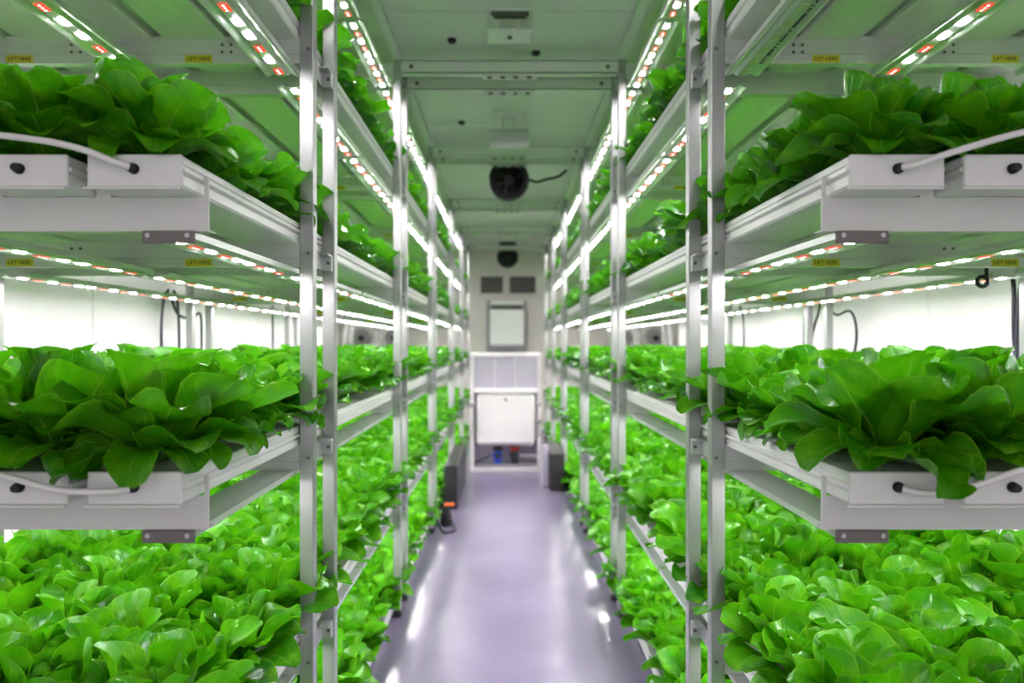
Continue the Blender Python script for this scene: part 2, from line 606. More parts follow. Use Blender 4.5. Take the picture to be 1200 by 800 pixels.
for i, (y0, y1) in enumerate(MODS):
    for s in (-1, 1):
        for k in range(5):
            for c in range(NCH):
                xc = s * (CH0 + CHW / 2 + CHP * c)
                lab = 'white plastic growing channel, %s from aisle, %s shelf, %s %s rack' % (ORD[c], SHELF[k], RACK[i], SIDE[s])
                o = put('grow_channel', channel_mesh(y1 - y0, 0), None, (xc, y0, ztop(k)))
                tag(o, lab, 'channel', 'growing channels on the %s racks' % SIDE[s])
                if i == 0 and k > 0:
                    put('end_cap', CAP, o, (0, 0, 0))
                    if c < 3:
                        put('hose_fitting', GROMMET, o, (0, 0, 0))['label'] = 'black rubber hose fitting'

# hoses plugged into the first channel ends
def hose(s, k, pts):
    b = MB()
    zt = ztop(k)
    xc = CH0 + CHW / 2
    b.tube([(s * (xc + dx), 1.174 + dy, zt + dz) for dx, dy, dz in pts], 0.0055, M['hose'])
    tag(b.build('water_hose'), 'white water hose plugged into the %s channel end, front %s rack' % (SHELF[k], SIDE[s]), 'hose', 'water hoses at the channel ends')
hose(-1, 3, [(0, -0.020, -0.022), (0.02, -0.030, -0.016), (0.075, -0.036, 0.004), (0.16, -0.032, 0.020), (0.30, -0.03, 0.030), (0.6, -0.03, 0.03), (0.85, -0.02, 0.0)])
hose(-1, 2, [(0, -0.020, -0.022), (0.03, -0.034, -0.024), (0.10, -0.040, -0.020), (0.19, -0.036, 0.002), (0.30, -0.03, 0.020), (0.6, -0.03, 0.03), (0.85, -0.02, 0.0)])
hose(1, 3, [(0, -0.020, -0.022), (0.015, -0.030, -0.021), (0.08, -0.04, 0.000), (0.19, -0.04, 0.030), (0.35, -0.035, 0.06), (0.6, -0.03, 0.05), (0.85, -0.02, 0.0)])
hose(1, 2, [(0, -0.020, -0.022), (0.03, -0.034, -0.026), (0.09, -0.04, -0.016), (0.17, -0.04, 0.010), (0.30, -0.035, 0.045), (0.6, -0.03, 0.04), (0.85, -0.02, 0.0)])

# ------------------------------------------------------------------ LED bars
CHIP_PAT = [0, 1, 0, 1, 0, 0, 1, 0, 1, 0, 1]
HPROF = [(-0.042, 0.0), (0.042, 0.0), (0.042, -0.012), (0.038, -0.0135), (0.034, -0.012), (0.021, -0.006), (0.0125, -0.0125), (-0.0125, -0.0125), (-0.021, -0.006),
         (-0.034, -0.012), (-0.038, -0.0135), (-0.042, -0.012)]
LEDC = {}
def chip_geo(b, red, y, off=False):
    z = -0.0142
    if off:
        b.box(-0.009, 0.009, y - 0.015, y + 0.015, -0.0142, -0.0125, M['led_off'])
        return
    q = [(0, 3, 2, 1)]
    if red:
        b.add([(-0.0095, y - 0.017, z), (0.0095, y - 0.017, z), (0.0095, y + 0.017, z), (-0.0095, y + 0.017, z)], q, M['ledr'])
        for d in (-0.0105, 0, 0.0105):
            pts = [(0.0030 * math.cos(a), y + d + 0.0030 * math.sin(a), z - 0.0006) for a in [k * math.pi / 4 for k in range(8)]]
            b.add(pts, [tuple(range(8))[::-1]], M['ledd'])
    else:
        pts = []
        for cx, cy in ((1, 1), (-1, 1), (-1, -1), (1, -1)):
            for a in (0, 45, 90):
                t = R(a) + {(1, 1): 0, (-1, 1): math.pi / 2, (-1, -1): math.pi, (1, -1): 1.5 * math.pi}[(cx, cy)]
                pts.append((cx * 0.0030 + 0.0050 * math.cos(t), y + cy * 0.0090 + 0.0050 * math.sin(t), z))
        b.add(pts, [tuple(range(12))[::-1]], M['ledw'])
CHIPW, CHIPR, CHIPO = MB(), MB(), MB()
chip_geo(CHIPW, 0, 0); chip_geo(CHIPR, 1, 0); chip_geo(CHIPO, 0, 0, True)
CHIPW, CHIPR, CHIPO = CHIPW.mesh('white_led'), CHIPR.mesh('red_led'), CHIPO.mesh('unlit_led')
def bar_meshes(ln):
    key = round(ln, 3)
    if key not in LEDC:
        h = MB(); h.prism_y(HPROF, 0, ln, M['reflector'])
        e = MB()
        for y in (-0.004, ln):
            e.box(-0.044, 0.044, y, y + 0.004, -0.015, 0.0005, M['led_end'], 0.001)
        e2 = MB()
        e2.box(-0.044, 0.044, -0.006, 0.0, -0.020, 0.001, M['led_end'], 0.0015)
        for x in (-0.033, 0.033):
            e2.cyl((x, -0.009, -0.007), (x, -0.006, -0.007), 0.0042, M['alu_dull'], n=8)
        e3 = MB(); e3.box(-0.043, 0.043, 0.0, 0.004, -0.0145, 0.0005, M['led_end'], 0.001)
        n = max(1, int(round((ln - 0.02) / 0.066)))
        cs = [((j + 0.5) * ln / n, CHIP_PAT[j % 11]) for j in range(n)]
        c = MB()
        for y, r in cs:
            chip_geo(c, r, y)
        LEDC[key] = (h.mesh('housing'), e2.mesh('end_cap'), e3.mesh('end_cap'), c.mesh('led_chips'), cs)
    return LEDC[key]
BARS = []
for i, (y0, y1) in enumerate(MODS):
    if i == 0:
        BARS.append((1.243, 1.875, i, 0))
    elif i < 3:
        mid = (y0 + y1) / 2 + 0.01
        BARS.append((y0 + 0.012, mid - 0.018, i, 0))
        BARS.append((mid + 0.018, y1 - 0.02, i, 1))
    else:
        BARS.append((y0 + 0.012, y1 - 0.03, i, 0))
for (y0, y1, i, part) in BARS:
    hm, em, em2, cm, cs = bar_meshes(y1 - y0)
    for s in (-1, 1):
        for k in range(1, 6):
            if k == 5 and i == 0:
                pass
            for r, lx in enumerate(LEDX):
                off = (s == 1 and k == 4 and i == 0 and r == 0)
                half = '' if i not in (1, 2) else ('near half of ' if part == 0 else 'far half of ')
                where = 'under %s shelf' % SHELF[k] if k < 5 else 'at rack top'
                lab = '%s LED bar, %s from aisle, %s, %s%s %s rack' % ('unlit' if off else 'glowing', ORD[r], where, half, RACK[i], SIDE[s])
                root = thing('led_bar', lab, 'lamp', (s * lx, y0, zled(k)), 'LED grow lamps under the %s shelves' % SIDE[s])
                put('housing', hm, root)
                if i == 0:
                    put('end_cap', em, root)['label'] = 'brown grey end bracket with two screws'
                near = i < 2 and r < 2 and k >= 3 and not (k == 5 and i == 0)
                if off:
                    for y, rd in cs:
                        put('unlit_led', CHIPO, root, (0, y, 0))
                    t = MB()
                    rg = random.Random(3)
                    y = 0.03
                    while y < y1 - y0 - 0.06:
                        wd = rg.uniform(0.003, 0.006)
                        t.box(0.021, 0.021 + rg.choice((0.005, 0.007, 0.008)), y, y + wd * 0.45, -0.0092, -0.0060, M['printing'])
                        y += wd + rg.choice((0.003, 0.003, 0.012))
                    tag(t.build('printing', root), kind='stuff')
                elif near:
                    for y, rd in cs:
                        put('red_led' if rd else 'white_led', CHIPR if rd else CHIPW, root, (0, y, 0))
                else:
                    tag(put('led_chips', cm, root), kind='stuff')

# ------------------------------------------------------------------ lettuces
rng = np.random.default_rng(11)
KINDS = {  # start angle, end angle, length, half width, cupping
    'heart': (82, 118, 0.125, 0.040, 1.5),
    'inner': (78, 58, 0.158, 0.057, 1.25),
    'mid': (60, 14, 0.166, 0.066, 0.95),
    'outer': (36, -26, 0.152, 0.062, 0.60),
    'droop': (24, -62, 0.150, 0.047, 0.75),
}
def leaf_spec(kind):
    p0, p1, ln, hw, cup = KINDS[kind]
    return dict(p0=R(p0 + rng.uniform(-7, 7)), p1=R(p1 + rng.uniform(-16, 16)), ln=ln * rng.uniform(0.92, 1.08), hw=hw * rng.uniform(0.9, 1.12),
                cup=cup * rng.uniform(0.7, 1.2), ruf=rng.uniform(0.005, 0.014), fr=rng.uniform(1.6, 3.0), ph=rng.uniform(0, 6.28, 2), pw=rng.uniform(1.1, 1.7),
                twist=rng.uniform(-0.35, 0.35), tint=rng.uniform(0, 1) * 0.8 + {'heart': 0.2, 'inner': 0.15, 'mid': 0.05, 'outer': 0.0, 'droop': 0.0}[kind])
def leaf_geo(sp, nu, nv):
    t = 1 - (1 - np.linspace(0, 1, nu + 1)) ** 1.45
    v = np.linspace(-1, 1, nv + 1)
    fine = np.linspace(0, 1, 41)
    phi = sp['p0'] + (sp['p1'] - sp['p0']) * fine ** sp['pw']
    cx = np.concatenate([[0], np.cumsum((np.cos(phi[1:]) + np.cos(phi[:-1])) / 2)]) / 40 * sp['ln']
    cz = np.concatenate([[0], np.cumsum((np.sin(phi[1:]) + np.sin(phi[:-1])) / 2)]) / 40 * sp['ln']
    X, Z, P = np.interp(t, fine, cx), np.interp(t, fine, cz), np.interp(t, fine, phi)
    up = np.clip(t / 0.60, 0, 1)
    prof = 0.24 + 0.76 * up * up * (3 - 2 * up)
    tip = np.clip((t - 0.60) / 0.40, 0, 1)
    prof = prof * np.sqrt(np.maximum(1 - tip ** 2.15, 0.05))
    w = sp['hw'] * prof
    V, T = np.meshgrid(v, t)
    W = np.repeat(w[:, None], nv + 1, 1)
    c = max(sp['cup'], 0.05)
    lat = W * np.sin(V * c) / c
    nrm = W * (1 - np.cos(V * c)) / c
    nrm += sp['ruf'] * np.abs(V) ** 1.6 * np.sin(2 * np.pi * sp['fr'] * T + np.where(V < 0, sp['ph'][0], sp['ph'][1])) * np.clip(T * 1.8, 0, 1)
    nrm += 0.0035 * np.sin(T * 9 + sp['ph'][0]) * np.clip(T * 2, 0, 1)
    ang = sp['twist'] * T
    lat, nrm = lat * np.cos(ang) - nrm * np.sin(ang), lat * np.sin(ang) + nrm * np.cos(ang)
    nx, nz = -np.sin(P)[:, None], np.cos(P)[:, None]
    co = np.stack([X[:, None] + nrm * nx, lat, Z[:, None] + nrm * nz], -1).reshape(-1, 3)
    uvv = np.stack([T, V * 0.5 + 0.5], -1).reshape(-1, 2)
    a = np.arange(nu)[:, None] * (nv + 1) + np.arange(nv)[None, :]
    q = np.stack([a, a + nv + 1, a + nv + 2, a + 1], -1).reshape(-1, 4)
    return co, q, uvv
def quad_mesh(name, co, q, uvv, tint):
    me = bpy.data.meshes.new(name)
    me.vertices.add(len(co))
    me.vertices.foreach_set('co', co.astype(np.float32).ravel())
    me.loops.add(q.size)
    me.loops.foreach_set('vertex_index', q.astype(np.int32).ravel())
    me.polygons.add(len(q))
    me.polygons.foreach_set('loop_start', np.arange(0, q.size, 4, dtype=np.int32))
    me.polygons.foreach_set('use_smooth', np.ones(len(q), dtype=bool))
    ul = me.uv_layers.new(name='UVMap')
    ul.data.foreach_set('uv', uvv[q.ravel()].astype(np.float32).ravel())
    at = me.attributes.new('tint', 'FLOAT', 'POINT')
    at.data.foreach_set('value', np.broadcast_to(tint, len(co)).astype(np.float32))
    me.materials.append(M['leaf'])
    me.update(calc_edges=True)
    me.validate()
    return me

LEAVES = {k: [leaf_spec(k) for _ in range(6 if k != 'heart' else 5)] for k in KINDS}
HI = {k: [quad_mesh('leaf', *leaf_geo(sp, 12, 8), sp['tint']) for sp in LEAVES[k]] for k in KINDS if k != 'heart'}
LAYERS = (('heart', 6), ('inner', 7), ('mid', 8), ('outer', 6))
def head_plan():
    plan, az = [], rng.uniform(0, 6.28)
    for k, n in LAYERS:
        a0 = rng.uniform(0, 6.28)
        for j in range(n):
            az = a0 + 2 * math.pi * j / n + rng.uniform(-0.22, 0.22)
            r0 = {'heart': 0.010, 'inner': 0.014, 'mid': 0.012, 'outer': 0.010}[k]
            z0 = {'heart': 0.020, 'inner': 0.012, 'mid': 0.006, 'outer': 0.004}[k]
            plan.append((k, int(rng.integers(len(LEAVES[k]))), az, r0, z0, rng.uniform(0.86, 1.14), rng.uniform(-0.10, 0.10), rng.uniform(-0.2, 0.2)))
    return plan
def leaf_matrix(p):
    k, li, az, r0, z0, sc, tilt, roll = p
    return (Matrix.Rotation(az, 4, 'Z') @ Matrix.Translation((r0, 0, z0)) @ Matrix.Rotation(-tilt, 4, 'Y') @ Matrix.Rotation(roll, 4, 'X') @ Matrix.Scale(sc, 4))
PLANS = [head_plan() for _ in range(8)]
def head_arrays(plan, nu, nv, kinds=None):
    C, Q, U, T, o = [], [], [], [], 0
    for p in plan:
        if kinds and p[0] not in kinds:
            continue
        sp = LEAVES[p[0]][p[1]]
        co, q, uvv = leaf_geo(sp, nu, nv)
        mt = np.array(leaf_matrix(p))
        co = co @ mt[:3, :3].T + mt[:3, 3]
        C.append(co); Q.append(q + o); U.append(uvv)
        T.append(np.full(len(co), (sp['tint'] + 0.3 * math.sin(p[2] * 7)) % 1.0))
        o += len(co)
    return np.concatenate(C), np.concatenate(Q), np.concatenate(U), np.concatenate(T)
HEARTS = [quad_mesh('heart', *head_arrays(p, 7, 4, ('heart',))) for p in PLANS]
MIDS = [quad_mesh('lettuce', *head_arrays(p, 6, 4)) for p in PLANS]

# positions of every head
heads = []
for i, (y0, y1) in enumerate(MODS):
    n = int((y1 - y0 - 0.10) / 0.196) + 1
    pit = (y1 - y0 - 0.17) / max(n - 1, 1)
    for s in (-1, 1):
        for k in range(5):
            for c in range(NCH):
                for j in range(n):
                    yy = y0 + (0.075 if i == 0 else 0.085) + pit * j + rng.uniform(-0.018, 0.018) + (0.02 if c % 2 else 0)
                    xx = s * (CH0 + CHW / 2 + CHP * c + rng.uniform(-0.012, 0.012))
                    sc = rng.uniform(0.88, 1.13) * (0.95 if k >= 3 else 1.0) * (0.9 if i > 3 else 1.0)
                    if c == 0 and k >= 2:
                        xx += s * 0.014
                        sc *= 0.86 if k == 4 else 0.93
                    if i == 0 and j == 0 and 0 < k < 4:
                        sc = 0.93 if k == 3 else 1.10
                        yy -= 0.004
                    if k == 1 and c == NCH - 1:
                        sc *= 1.2 if i == 0 else 1.08
                    heads.append(dict(i=i, s=s, k=k, c=c, j=j, p=(xx, yy, ztop(k)), sc=sc, rz=rng.uniform(0, 6.28), v=int(rng.integers(8)), tx=rng.uniform(-0.08, 0.08)))

# which heads does the photograph show largest?  rays from the camera through the frame
def pick_heads():
    polys_v, polys, owner = [], [], []
    for h, d in enumerate(heads):
        x, y, z = d['p']
        o = len(polys_v)
        sc = d['sc']
        for rr, zz in ((0.13, 0.03), (0.14, 0.09), (0.09, 0.155)):
            for a in range(7):
                t = a * 2 * math.pi / 7 + d['rz']
                polys_v.append((x + rr * sc * math.cos(t), y + rr * sc * math.sin(t), z + zz * sc))
        for r in range(2):
            for a in range(7):
                polys.append((o + r * 7 + a, o + r * 7 + (a + 1) % 7, o + (r + 1) * 7 + (a + 1) % 7, o + (r + 1) * 7 + a)); owner.append(h)
        polys.append(tuple(o + 14 + a for a in range(7))); owner.append(h)
        polys.append(tuple(o + a for a in range(7))); owner.append(h)
    def blk(x0, x1, y0, y1, z0, z1):
        b = MB(); b.box(x0, x1, y0, y1, z0, z1, M['alu'])
        o = len(polys_v)
        polys_v.extend(b.v)
        for f in b.f:
            polys.append(tuple(q + o for q in f)); owner.append(-1)
    for i, (y0, y1) in enumerate(MODS):
        for s in (-1, 1):
            for k in range(5):
                blk(s * 0.52, s * 1.42, y0, y1, ztop(k) - 0.05, ztop(k))
            for py in POSTS[i]:
                if py:
                    blk(s * PX0, s * PX1, py, py + 0.036, 0, 2.5)
    blk(-3, 3, 0.1, 10, -0.1, 0)
    bvh = BVHTree.FromPolygons(polys_v, polys)
    cnt = np.zeros(len(heads), int)
    for py in range(2, 800, 4):
        for px in range(2, 1200, 4):
            d = Vector(((px - 593.0) / FPX, 1.0, (402.0 - py) / FPX)).normalized()
            hit = bvh.ray_cast(CAM, d)
            if hit[2] is not None and owner[hit[2]] >= 0:
                cnt[owner[hit[2]]] += 1
    return cnt
cnt = pick_heads()
order = np.argsort(-cnt, kind='stable')
single = [int(h) for h in order[:300] if cnt[h] > 0]
LEAFY = 160
chosen = set(single)
SIZE = lambda sc: 'large' if sc > 1.03 else ('small' if sc < 0.93 else 'medium')
for n_, h in enumerate(single):
    d = heads[h]
    lab = '%s green lettuce, %s in %s channel from aisle, %s shelf, %s %s rack' % (SIZE(d['sc']), ORD[d['j']], ORD[d['c']], SHELF[d['k']], RACK[d['i']], SIDE[d['s']])
    if n_ < LEAFY:
        root = thing('lettuce', lab, 'lettuce', d['p'], 'lettuce heads in the channels')
        put('heart', HEARTS[d['v']], root)
        for p in PLANS[d['v']]:
            if p[0] == 'heart':
                continue
            lf = put('leaf', HI[p[0]][p[1]], root)
            lf.matrix_local = leaf_matrix(p)
        if d['i'] == 0 and (d['j'] == 0 or d['c'] == 0) and d['k'] in (2, 3):   # old leaves hanging over the channel edge
            world = []
            if d['j'] == 0:
                world += [-90 + a for a in ((-38, 4, 40) if d['k'] == 2 else (-20, 30))]
            if d['c'] == 0:
                world += [(180 if d['s'] < 0 else 0) * 0 + (0 if d['s'] < 0 else 180) + a for a in ((-25, 15) if d['k'] == 2 else (8,))]
            for q, az in enumerate(world):
                lf = put('leaf', HI['droop'][(n_ + q) % 6], root)
                lf.matrix_local = leaf_matrix(('droop', 0, R(az + rng.uniform(-8, 8)) - d['rz'], 0.012, 0.022, rng.uniform(0.8, 1.08), 0.0, rng.uniform(-0.25, 0.25)))
    else:
        root = put('lettuce', MIDS[d['v']], None, d['p'])
        tag(root, lab, 'lettuce', 'lettuce heads in the channels')
    root.scale = (d['sc'],) * 3
    root.rotation_euler = (d['tx'], 0, d['rz'])
# all the other heads: one object
LODS = [[head_arrays(p, 4, 4) for p in PLANS], [head_arrays(p, 3, 2) for p in PLANS]]
C, Q, U, T, o = [], [], [], [], 0
for h, d in enumerate(heads):
    if h in chosen:
        continue
    co, q, uvv, ti = LODS[0 if d['i'] < 3 else 1][d['v']]
    mt = np.array(Matrix.Rotation(d['rz'], 3, 'Z') @ Matrix.Rotation(d['tx'], 3, 'X')) * d['sc']
    C.append(co @ mt.T + np.array(d['p'])); Q.append(q + o); U.append(uvv); T.append((ti + (h * 0.37) % 0.5) % 1.0)
    o += len(co)
rest = put('lettuce_rows', quad_mesh('lettuce_rows', np.concatenate(C), np.concatenate(Q), np.concatenate(U), np.concatenate(T)))
tag(rest, 'dense rows of green lettuce filling the inner and distant channels', 'lettuce rows', kind='stuff')

# ------------------------------------------------------------------ ceiling: beams across the aisle, fixtures, fans
def cross_beam(y, n):
    root = thing('ceiling_crossbar', 'green grey steel bar across the aisle ceiling, %s from the front' % ORD[n], 'beam', (0, y, 2.44), 'bars across the aisle ceiling')
    b = MB()
    b.box(-PX0 + 0.001, PX0 - 0.001, 0.0, 0.004, 0, 0.056, M['cbeam'])
    b.box(-PX0 + 0.001, PX0 - 0.001, 0.0, 0.045, 0.0, 0.004, M['cbeam'])
    b.box(-PX0 + 0.001, PX0 - 0.001, 0.0, 0.045, 0.052, 0.056, M['cbeam'])
    b.build('bar', root)
    p = MB()
    p.box(-0.125, 0.125, -0.002, 0.075, -0.006, -0.0005, M['beam'], 0.001)
    pl = p.build('splice_plate', root)
    for x in (-0.09, -0.03, 0.03, 0.09):
        q = MB(); q.cyl((x, 0.035, -0.012), (x, 0.035, -0.006), 0.012, M['bolt'], n=8)
        q.build('bolt', pl)
    for x in (-0.44, 0.44):
        q = MB(); q.cyl((x, -0.004, 0.028), (x, 0.001, 0.028), 0.010, M['bolt'], n=8)
        q.build('bolt', root)
n = 0
for py in (3.325, 3.54, 4.80, 5.01, 6.52, 6.78, 8.05, 8.28, 9.60):
    cross_beam(py, n); n += 1

def fixture(y, n):
    root = thing('ceiling_fixture', ['white ceiling bracket with dark slotted plate, before the first bar', 'white ceiling bracket with grey box under it, behind the second bar'][n],
                 'ceiling fixture', (0.0, y, CEIL - 0.012), 'ceiling fixtures over the aisle')
    b = MB(); b.box(-0.085, 0.085, -0.06, 0.12, -0.012, -0.0005, M['cbeam'], 0.003); pl = b.build('mount_plate', root)
    if n == 0:
        q = MB(); q.box(-0.075, 0.075, -0.05, -0.015, -0.018, -0.012, M['dark'], 0.002); q.build('slot', pl)
        q = MB(); q.box(-0.065, 0.065, -0.005, 0.015, -0.016, -0.012, M['dark'], 0.002); q.build('slot', pl)
    for x in (-0.032, 0.032):
        q = MB(); q.box(x - 0.007, x + 0.007, 0.03, 0.06, -0.058 if n == 0 else -0.09, -0.012, M['cbeam'], 0.002); q.build('bracket_arm', root)
    b = MB()
    if n == 0:
        b.box(-0.09, 0.09, 0.0, 0.12, -0.072, -0.058, M['cbeam'], 0.004)
        b.cyl((0, 0.05, -0.080), (0, 0.05, -0.072), 0.010, M['dark'], n=10)
        b.build('lower_plate', root)
    else:
        b.box(-0.115, 0.115, 0.0, 0.13, -0.170, -0.090, M['alu_dull'], 0.006)
        b.build('housing', root)
fixture(2.97, 0)
fixture(4.25, 1)
for n, (x, y) in enumerate(((-0.25, 3.22), (-0.28, 4.42), (0.12, 3.36))):
    b = MB(); b.cyl((0, 0, -0.010), (0, 0, -0.0005), 0.020, M['black'], n=12)
    b.cyl((0, 0, -0.016), (0, 0, -0.010), 0.014, M['black'], n=12)
    tag(b.build('ceiling_sensor', None, (x, y, CEIL - 0.012)), ['small black ceiling sensor before the first bar', 'small black ceiling sensor between second and third bars',
        'small black ceiling sensor right of the splice plate'][n], 'sensor', 'black sensors on the ceiling')

def duct_fan(y, n):
    zc, rad = 2.355, 0.14
    root = thing('duct_fan', ['large black round fan hanging under the fourth bar', 'small distant black round fan above the end wall vents'][n], 'fan', (0.005, y, zc), 'black round fans under the ceiling')
    b = MB(); b.ring((0, 0, 0), (0, 1, 0), rad - 0.012, 0.014, M['black'], n=32, k=8)
    N_ = 32
    vs, fs = [], []
    for yy in (0.0, 0.12):
        for q in range(N_):
            t = 2 * math.pi * q / N_
            vs.append(((rad - 0.008) * math.cos(t), yy, (rad - 0.008) * math.sin(t)))
    b.add(vs, [(q, (q + 1) % N_, (q + 1) % N_ + N_, q + N_) for q in range(N_)], M['black'], True)
    b.add(vs[N_:], [tuple(range(N_))], M['black'])
    b.build('fan_housing', root)
    g = MB(); g.ring((0, -0.004, 0), (0, 1, 0), rad - 0.034, 0.006, M['rubber'], n=28, k=6)
    g.build('guard_ring', root)
    h = MB(); h.cyl((0, 0.0, 0), (0, 0.06, 0), 0.035, M['black'], n=16); h.build('hub', root)
    for q in range(7):
        t = 2 * math.pi * q / 7
        u, w_ = Vector((math.cos(t), 0, math.sin(t))), Vector((-math.sin(t), 0, math.cos(t)))
        bl = MB()
        pts = [u * 0.033 + w_ * -0.012 + Vector((0, 0.02, 0)), u * 0.033 + w_ * 0.012 + Vector((0, 0.045, 0)), u * 0.108 + w_ * 0.03 + Vector((0, 0.05, 0)), u * 0.108 + w_ * -0.03 + Vector((0, 0.015, 0))]
        pts += [p + Vector((0, 0.004, 0)) for p in pts]
        bl.add(pts, [(0, 1, 2, 3), (7, 6, 5, 4), (0, 4, 5, 1), (1, 5, 6, 2), (2, 6, 7, 3), (3, 7, 4, 0)], M['black'])
        bl.build('blade', root)
    br = MB(); br.box(-0.11, 0.11, 0.03, 0.09, rad - 0.03, CEIL - 0.0125 - zc, M['black'], 0.004); br.build('hanger', root)
    if n == 0:
        c = MB(); c.tube([(0.13, 0.05, 0.02), (0.19, 0.04, -0.005), (0.26, 0.03, 0.012), (0.34, 0.03, 0.03), (0.40, 0.03, 0.075)], 0.010, M['black']); c.build('cord', root)
duct_fan(5.12, 0)
duct_fan(9.72, 1)

# ------------------------------------------------------------------ end wall: vents, air conditioner, round fans
for n, (x0, x1) in enumerate(((-0.375, -0.06), (0.035, 0.405))):
    root = thing('wall_vent', 'dark slatted vent high on end wall, %s of the pair' % ('left' if n == 0 else 'right'), 'vent', ((x0 + x1) / 2, 10.6, 1.94), 'dark vents high on the end wall')
    h = (x1 - x0) / 2
    b = MB(); b.box(-h, h, -0.02, -0.001, 0, 0.24, M['dark']); b.build('backing', root)
    b = MB()
    b.box(-h - 0.02, h + 0.02, -0.045, -0.001, -0.02, 0, M['beige']); b.box(-h - 0.02, h + 0.02, -0.045, -0.001, 0.24, 0.26, M['beige'])
    b.box(-h - 0.02, -h, -0.045, -0.001, 0, 0.24, M['beige']); b.box(h, h + 0.02, -0.045, -0.001, 0, 0.24, M['beige'])
    b.build('frame', root)
    for q in range(6):
        z = 0.015 + q * 0.04
        sl = MB(); sl.box(-h, h, -0.038, -0.022, z, z + 0.012, M['dark']); sl.build('slat', root)

root = thing('air_conditioner', 'white boxy air conditioner with dark air slot on the end wall', 'air conditioner', (0.0, 10.6, 1.2))
b = MB(); b.box(-0.29, 0.27, -0.06, -0.001, -0.09, 0.64, M['steel'], 0.01); b.build('back_frame', root)
b = MB(); b.box(-0.245, 0.235, -0.26, -0.06, 0.0, 0.50, M['tank'], 0.02); b.build('casing', root)
b = MB(); b.box(-0.215, 0.205, -0.22, -0.06, 0.50, 0.565, M['dark'], 0.004); b.build('air_slot', root)
b = MB(); b.box(-0.235, 0.225, -0.25, -0.06, 0.565, 0.62, M['tank'], 0.01); b.build('top_cover', root)
b = MB(); b.box(-0.215, 0.205, -0.23, -0.06, -0.035, 0.0, M['steel'], 0.004); b.build('drip_tray', root)
b = MB(); b.tube([(0.285, -0.03, 0.5), (0.31, -0.03, 0.4), (0.30, -0.03, 0.1), (0.305, -0.03, -0.2)], 0.018, M['beige']); b.build('pipe', root)

for n, (x, s) in enumerate(((-2.06, -1), (-1.60, -1), (2.10, 1), (1.64, 1))):
    root = thing('wall_fan', 'white round hooded fan on end wall, %s lower %s side' % ('outer' if n % 2 == 0 else 'inner', SIDE[s]), 'fan', (x, 10.6, 1.30), 'white hooded fans on the end wall')
    b = MB()
    b.ring((0, -0.10, 0), (0, 1, 0), 0.17, 0.035, M['white'], n=28, k=10)
    b.cyl((0, -0.10, 0), (0, -0.001, 0), 0.17, M['white'], n=28)
    b.build('hood', root)
    b = MB(); b.cyl((0, -0.115, 0), (0, -0.09, 0), 0.125, M['steel'], n=24); b.build('grille', root)
    b = MB(); b.cyl((0, -0.14, 0), (0, -0.11, 0), 0.045, M['black'], n=16); b.build('hub', root)
for s in (-1, 1):
    b = MB(); b.box(-0.11, 0.11, -0.10, -0.001, 0, 0.26, M['yellow'], 0.008)
    b.box(-0.09, 0.09, -0.105, -0.10, 0.14, 0.24, M['dark'])
    tag(b.build('junction_box', None, (s * 1.86, 10.6, 1.08)), 'yellow junction box between the %s pair of round fans' % SIDE[s], 'box', 'yellow junction boxes on the end wall')

# ------------------------------------------------------------------ dosing station at the end of the aisle
root = thing('dosing_station', 'white dosing cabinet with lilac panels and pumps closing the aisle end', 'cabinet', (-0.02, 7.12, 0))
D = 0.62
for x in (-0.335, 0.305):
    for y in (0.0, D):
        b = MB(); b.box(x, x + 0.03, y, y + 0.03, 0.0, 1.10, M['cream'], 0.003); b.build('leg', root)
b = MB(); b.box(-0.345, 0.345, -0.01, D + 0.04, 1.10, 1.13, M['cream'], 0.004); b.build('top', root)
b = MB(); b.box(-0.305, 0.305, 0.0, 0.04, 0.0, 0.035, M['white'], 0.003); b.build('base_bar', root)
b = MB(); b.box(-0.305, 0.305, 0.0, 0.02, 0.76, 0.80, M['cream'], 0.003); b.build('middle_bar', root)
for x0, x1 in ((-0.304, -0.105), (-0.097, 0.088), (0.096, 0.304)):
    b = MB(); b.box(x0, x1, 0.012, 0.02, 0.801, 1.099, M['lilac'], 0.002); b.build('lilac_panel', root)
b = MB(); b.box(-0.304, 0.304, 0.17, 0.18, 0.04, 0.759, M['lilac']); b.build('back_panel', root)
for x in (-0.32, 0.312):
    b = MB(); b.box(x, x + 0.008, 0.031, D - 0.001, 0.05, 1.0, M['lilac']); b.build('side_panel', root)
b = MB(); b.box(-0.27, 0.275, -0.14, -0.002, 0.27, 0.755, M['cream'], 0.03)
bx = b.build('control_box', root)
b = MB(); b.box(-0.285, 0.29, -0.145, -0.002, 0.756, 0.79, M['white'], 0.008); b.build('lid', bx)
b = MB(); b.cyl((0.0, -0.146, 0.70), (0.0, -0.139, 0.70), 0.014, M['dark'], n=12); b.build('lock', bx)
for z, n in ((0.63, 0), (0.47, 1), (0.34, 2)):
    b = MB(); b.box(0.277, 0.34, -0.03, -0.002, z, z + 0.03, M['steel'], 0.004); b.build('hinge', root)
b = MB(); b.box(-0.34, -0.275, -0.03, -0.002, 0.62, 0.66, M['steel'], 0.004); b.build('hinge', root)
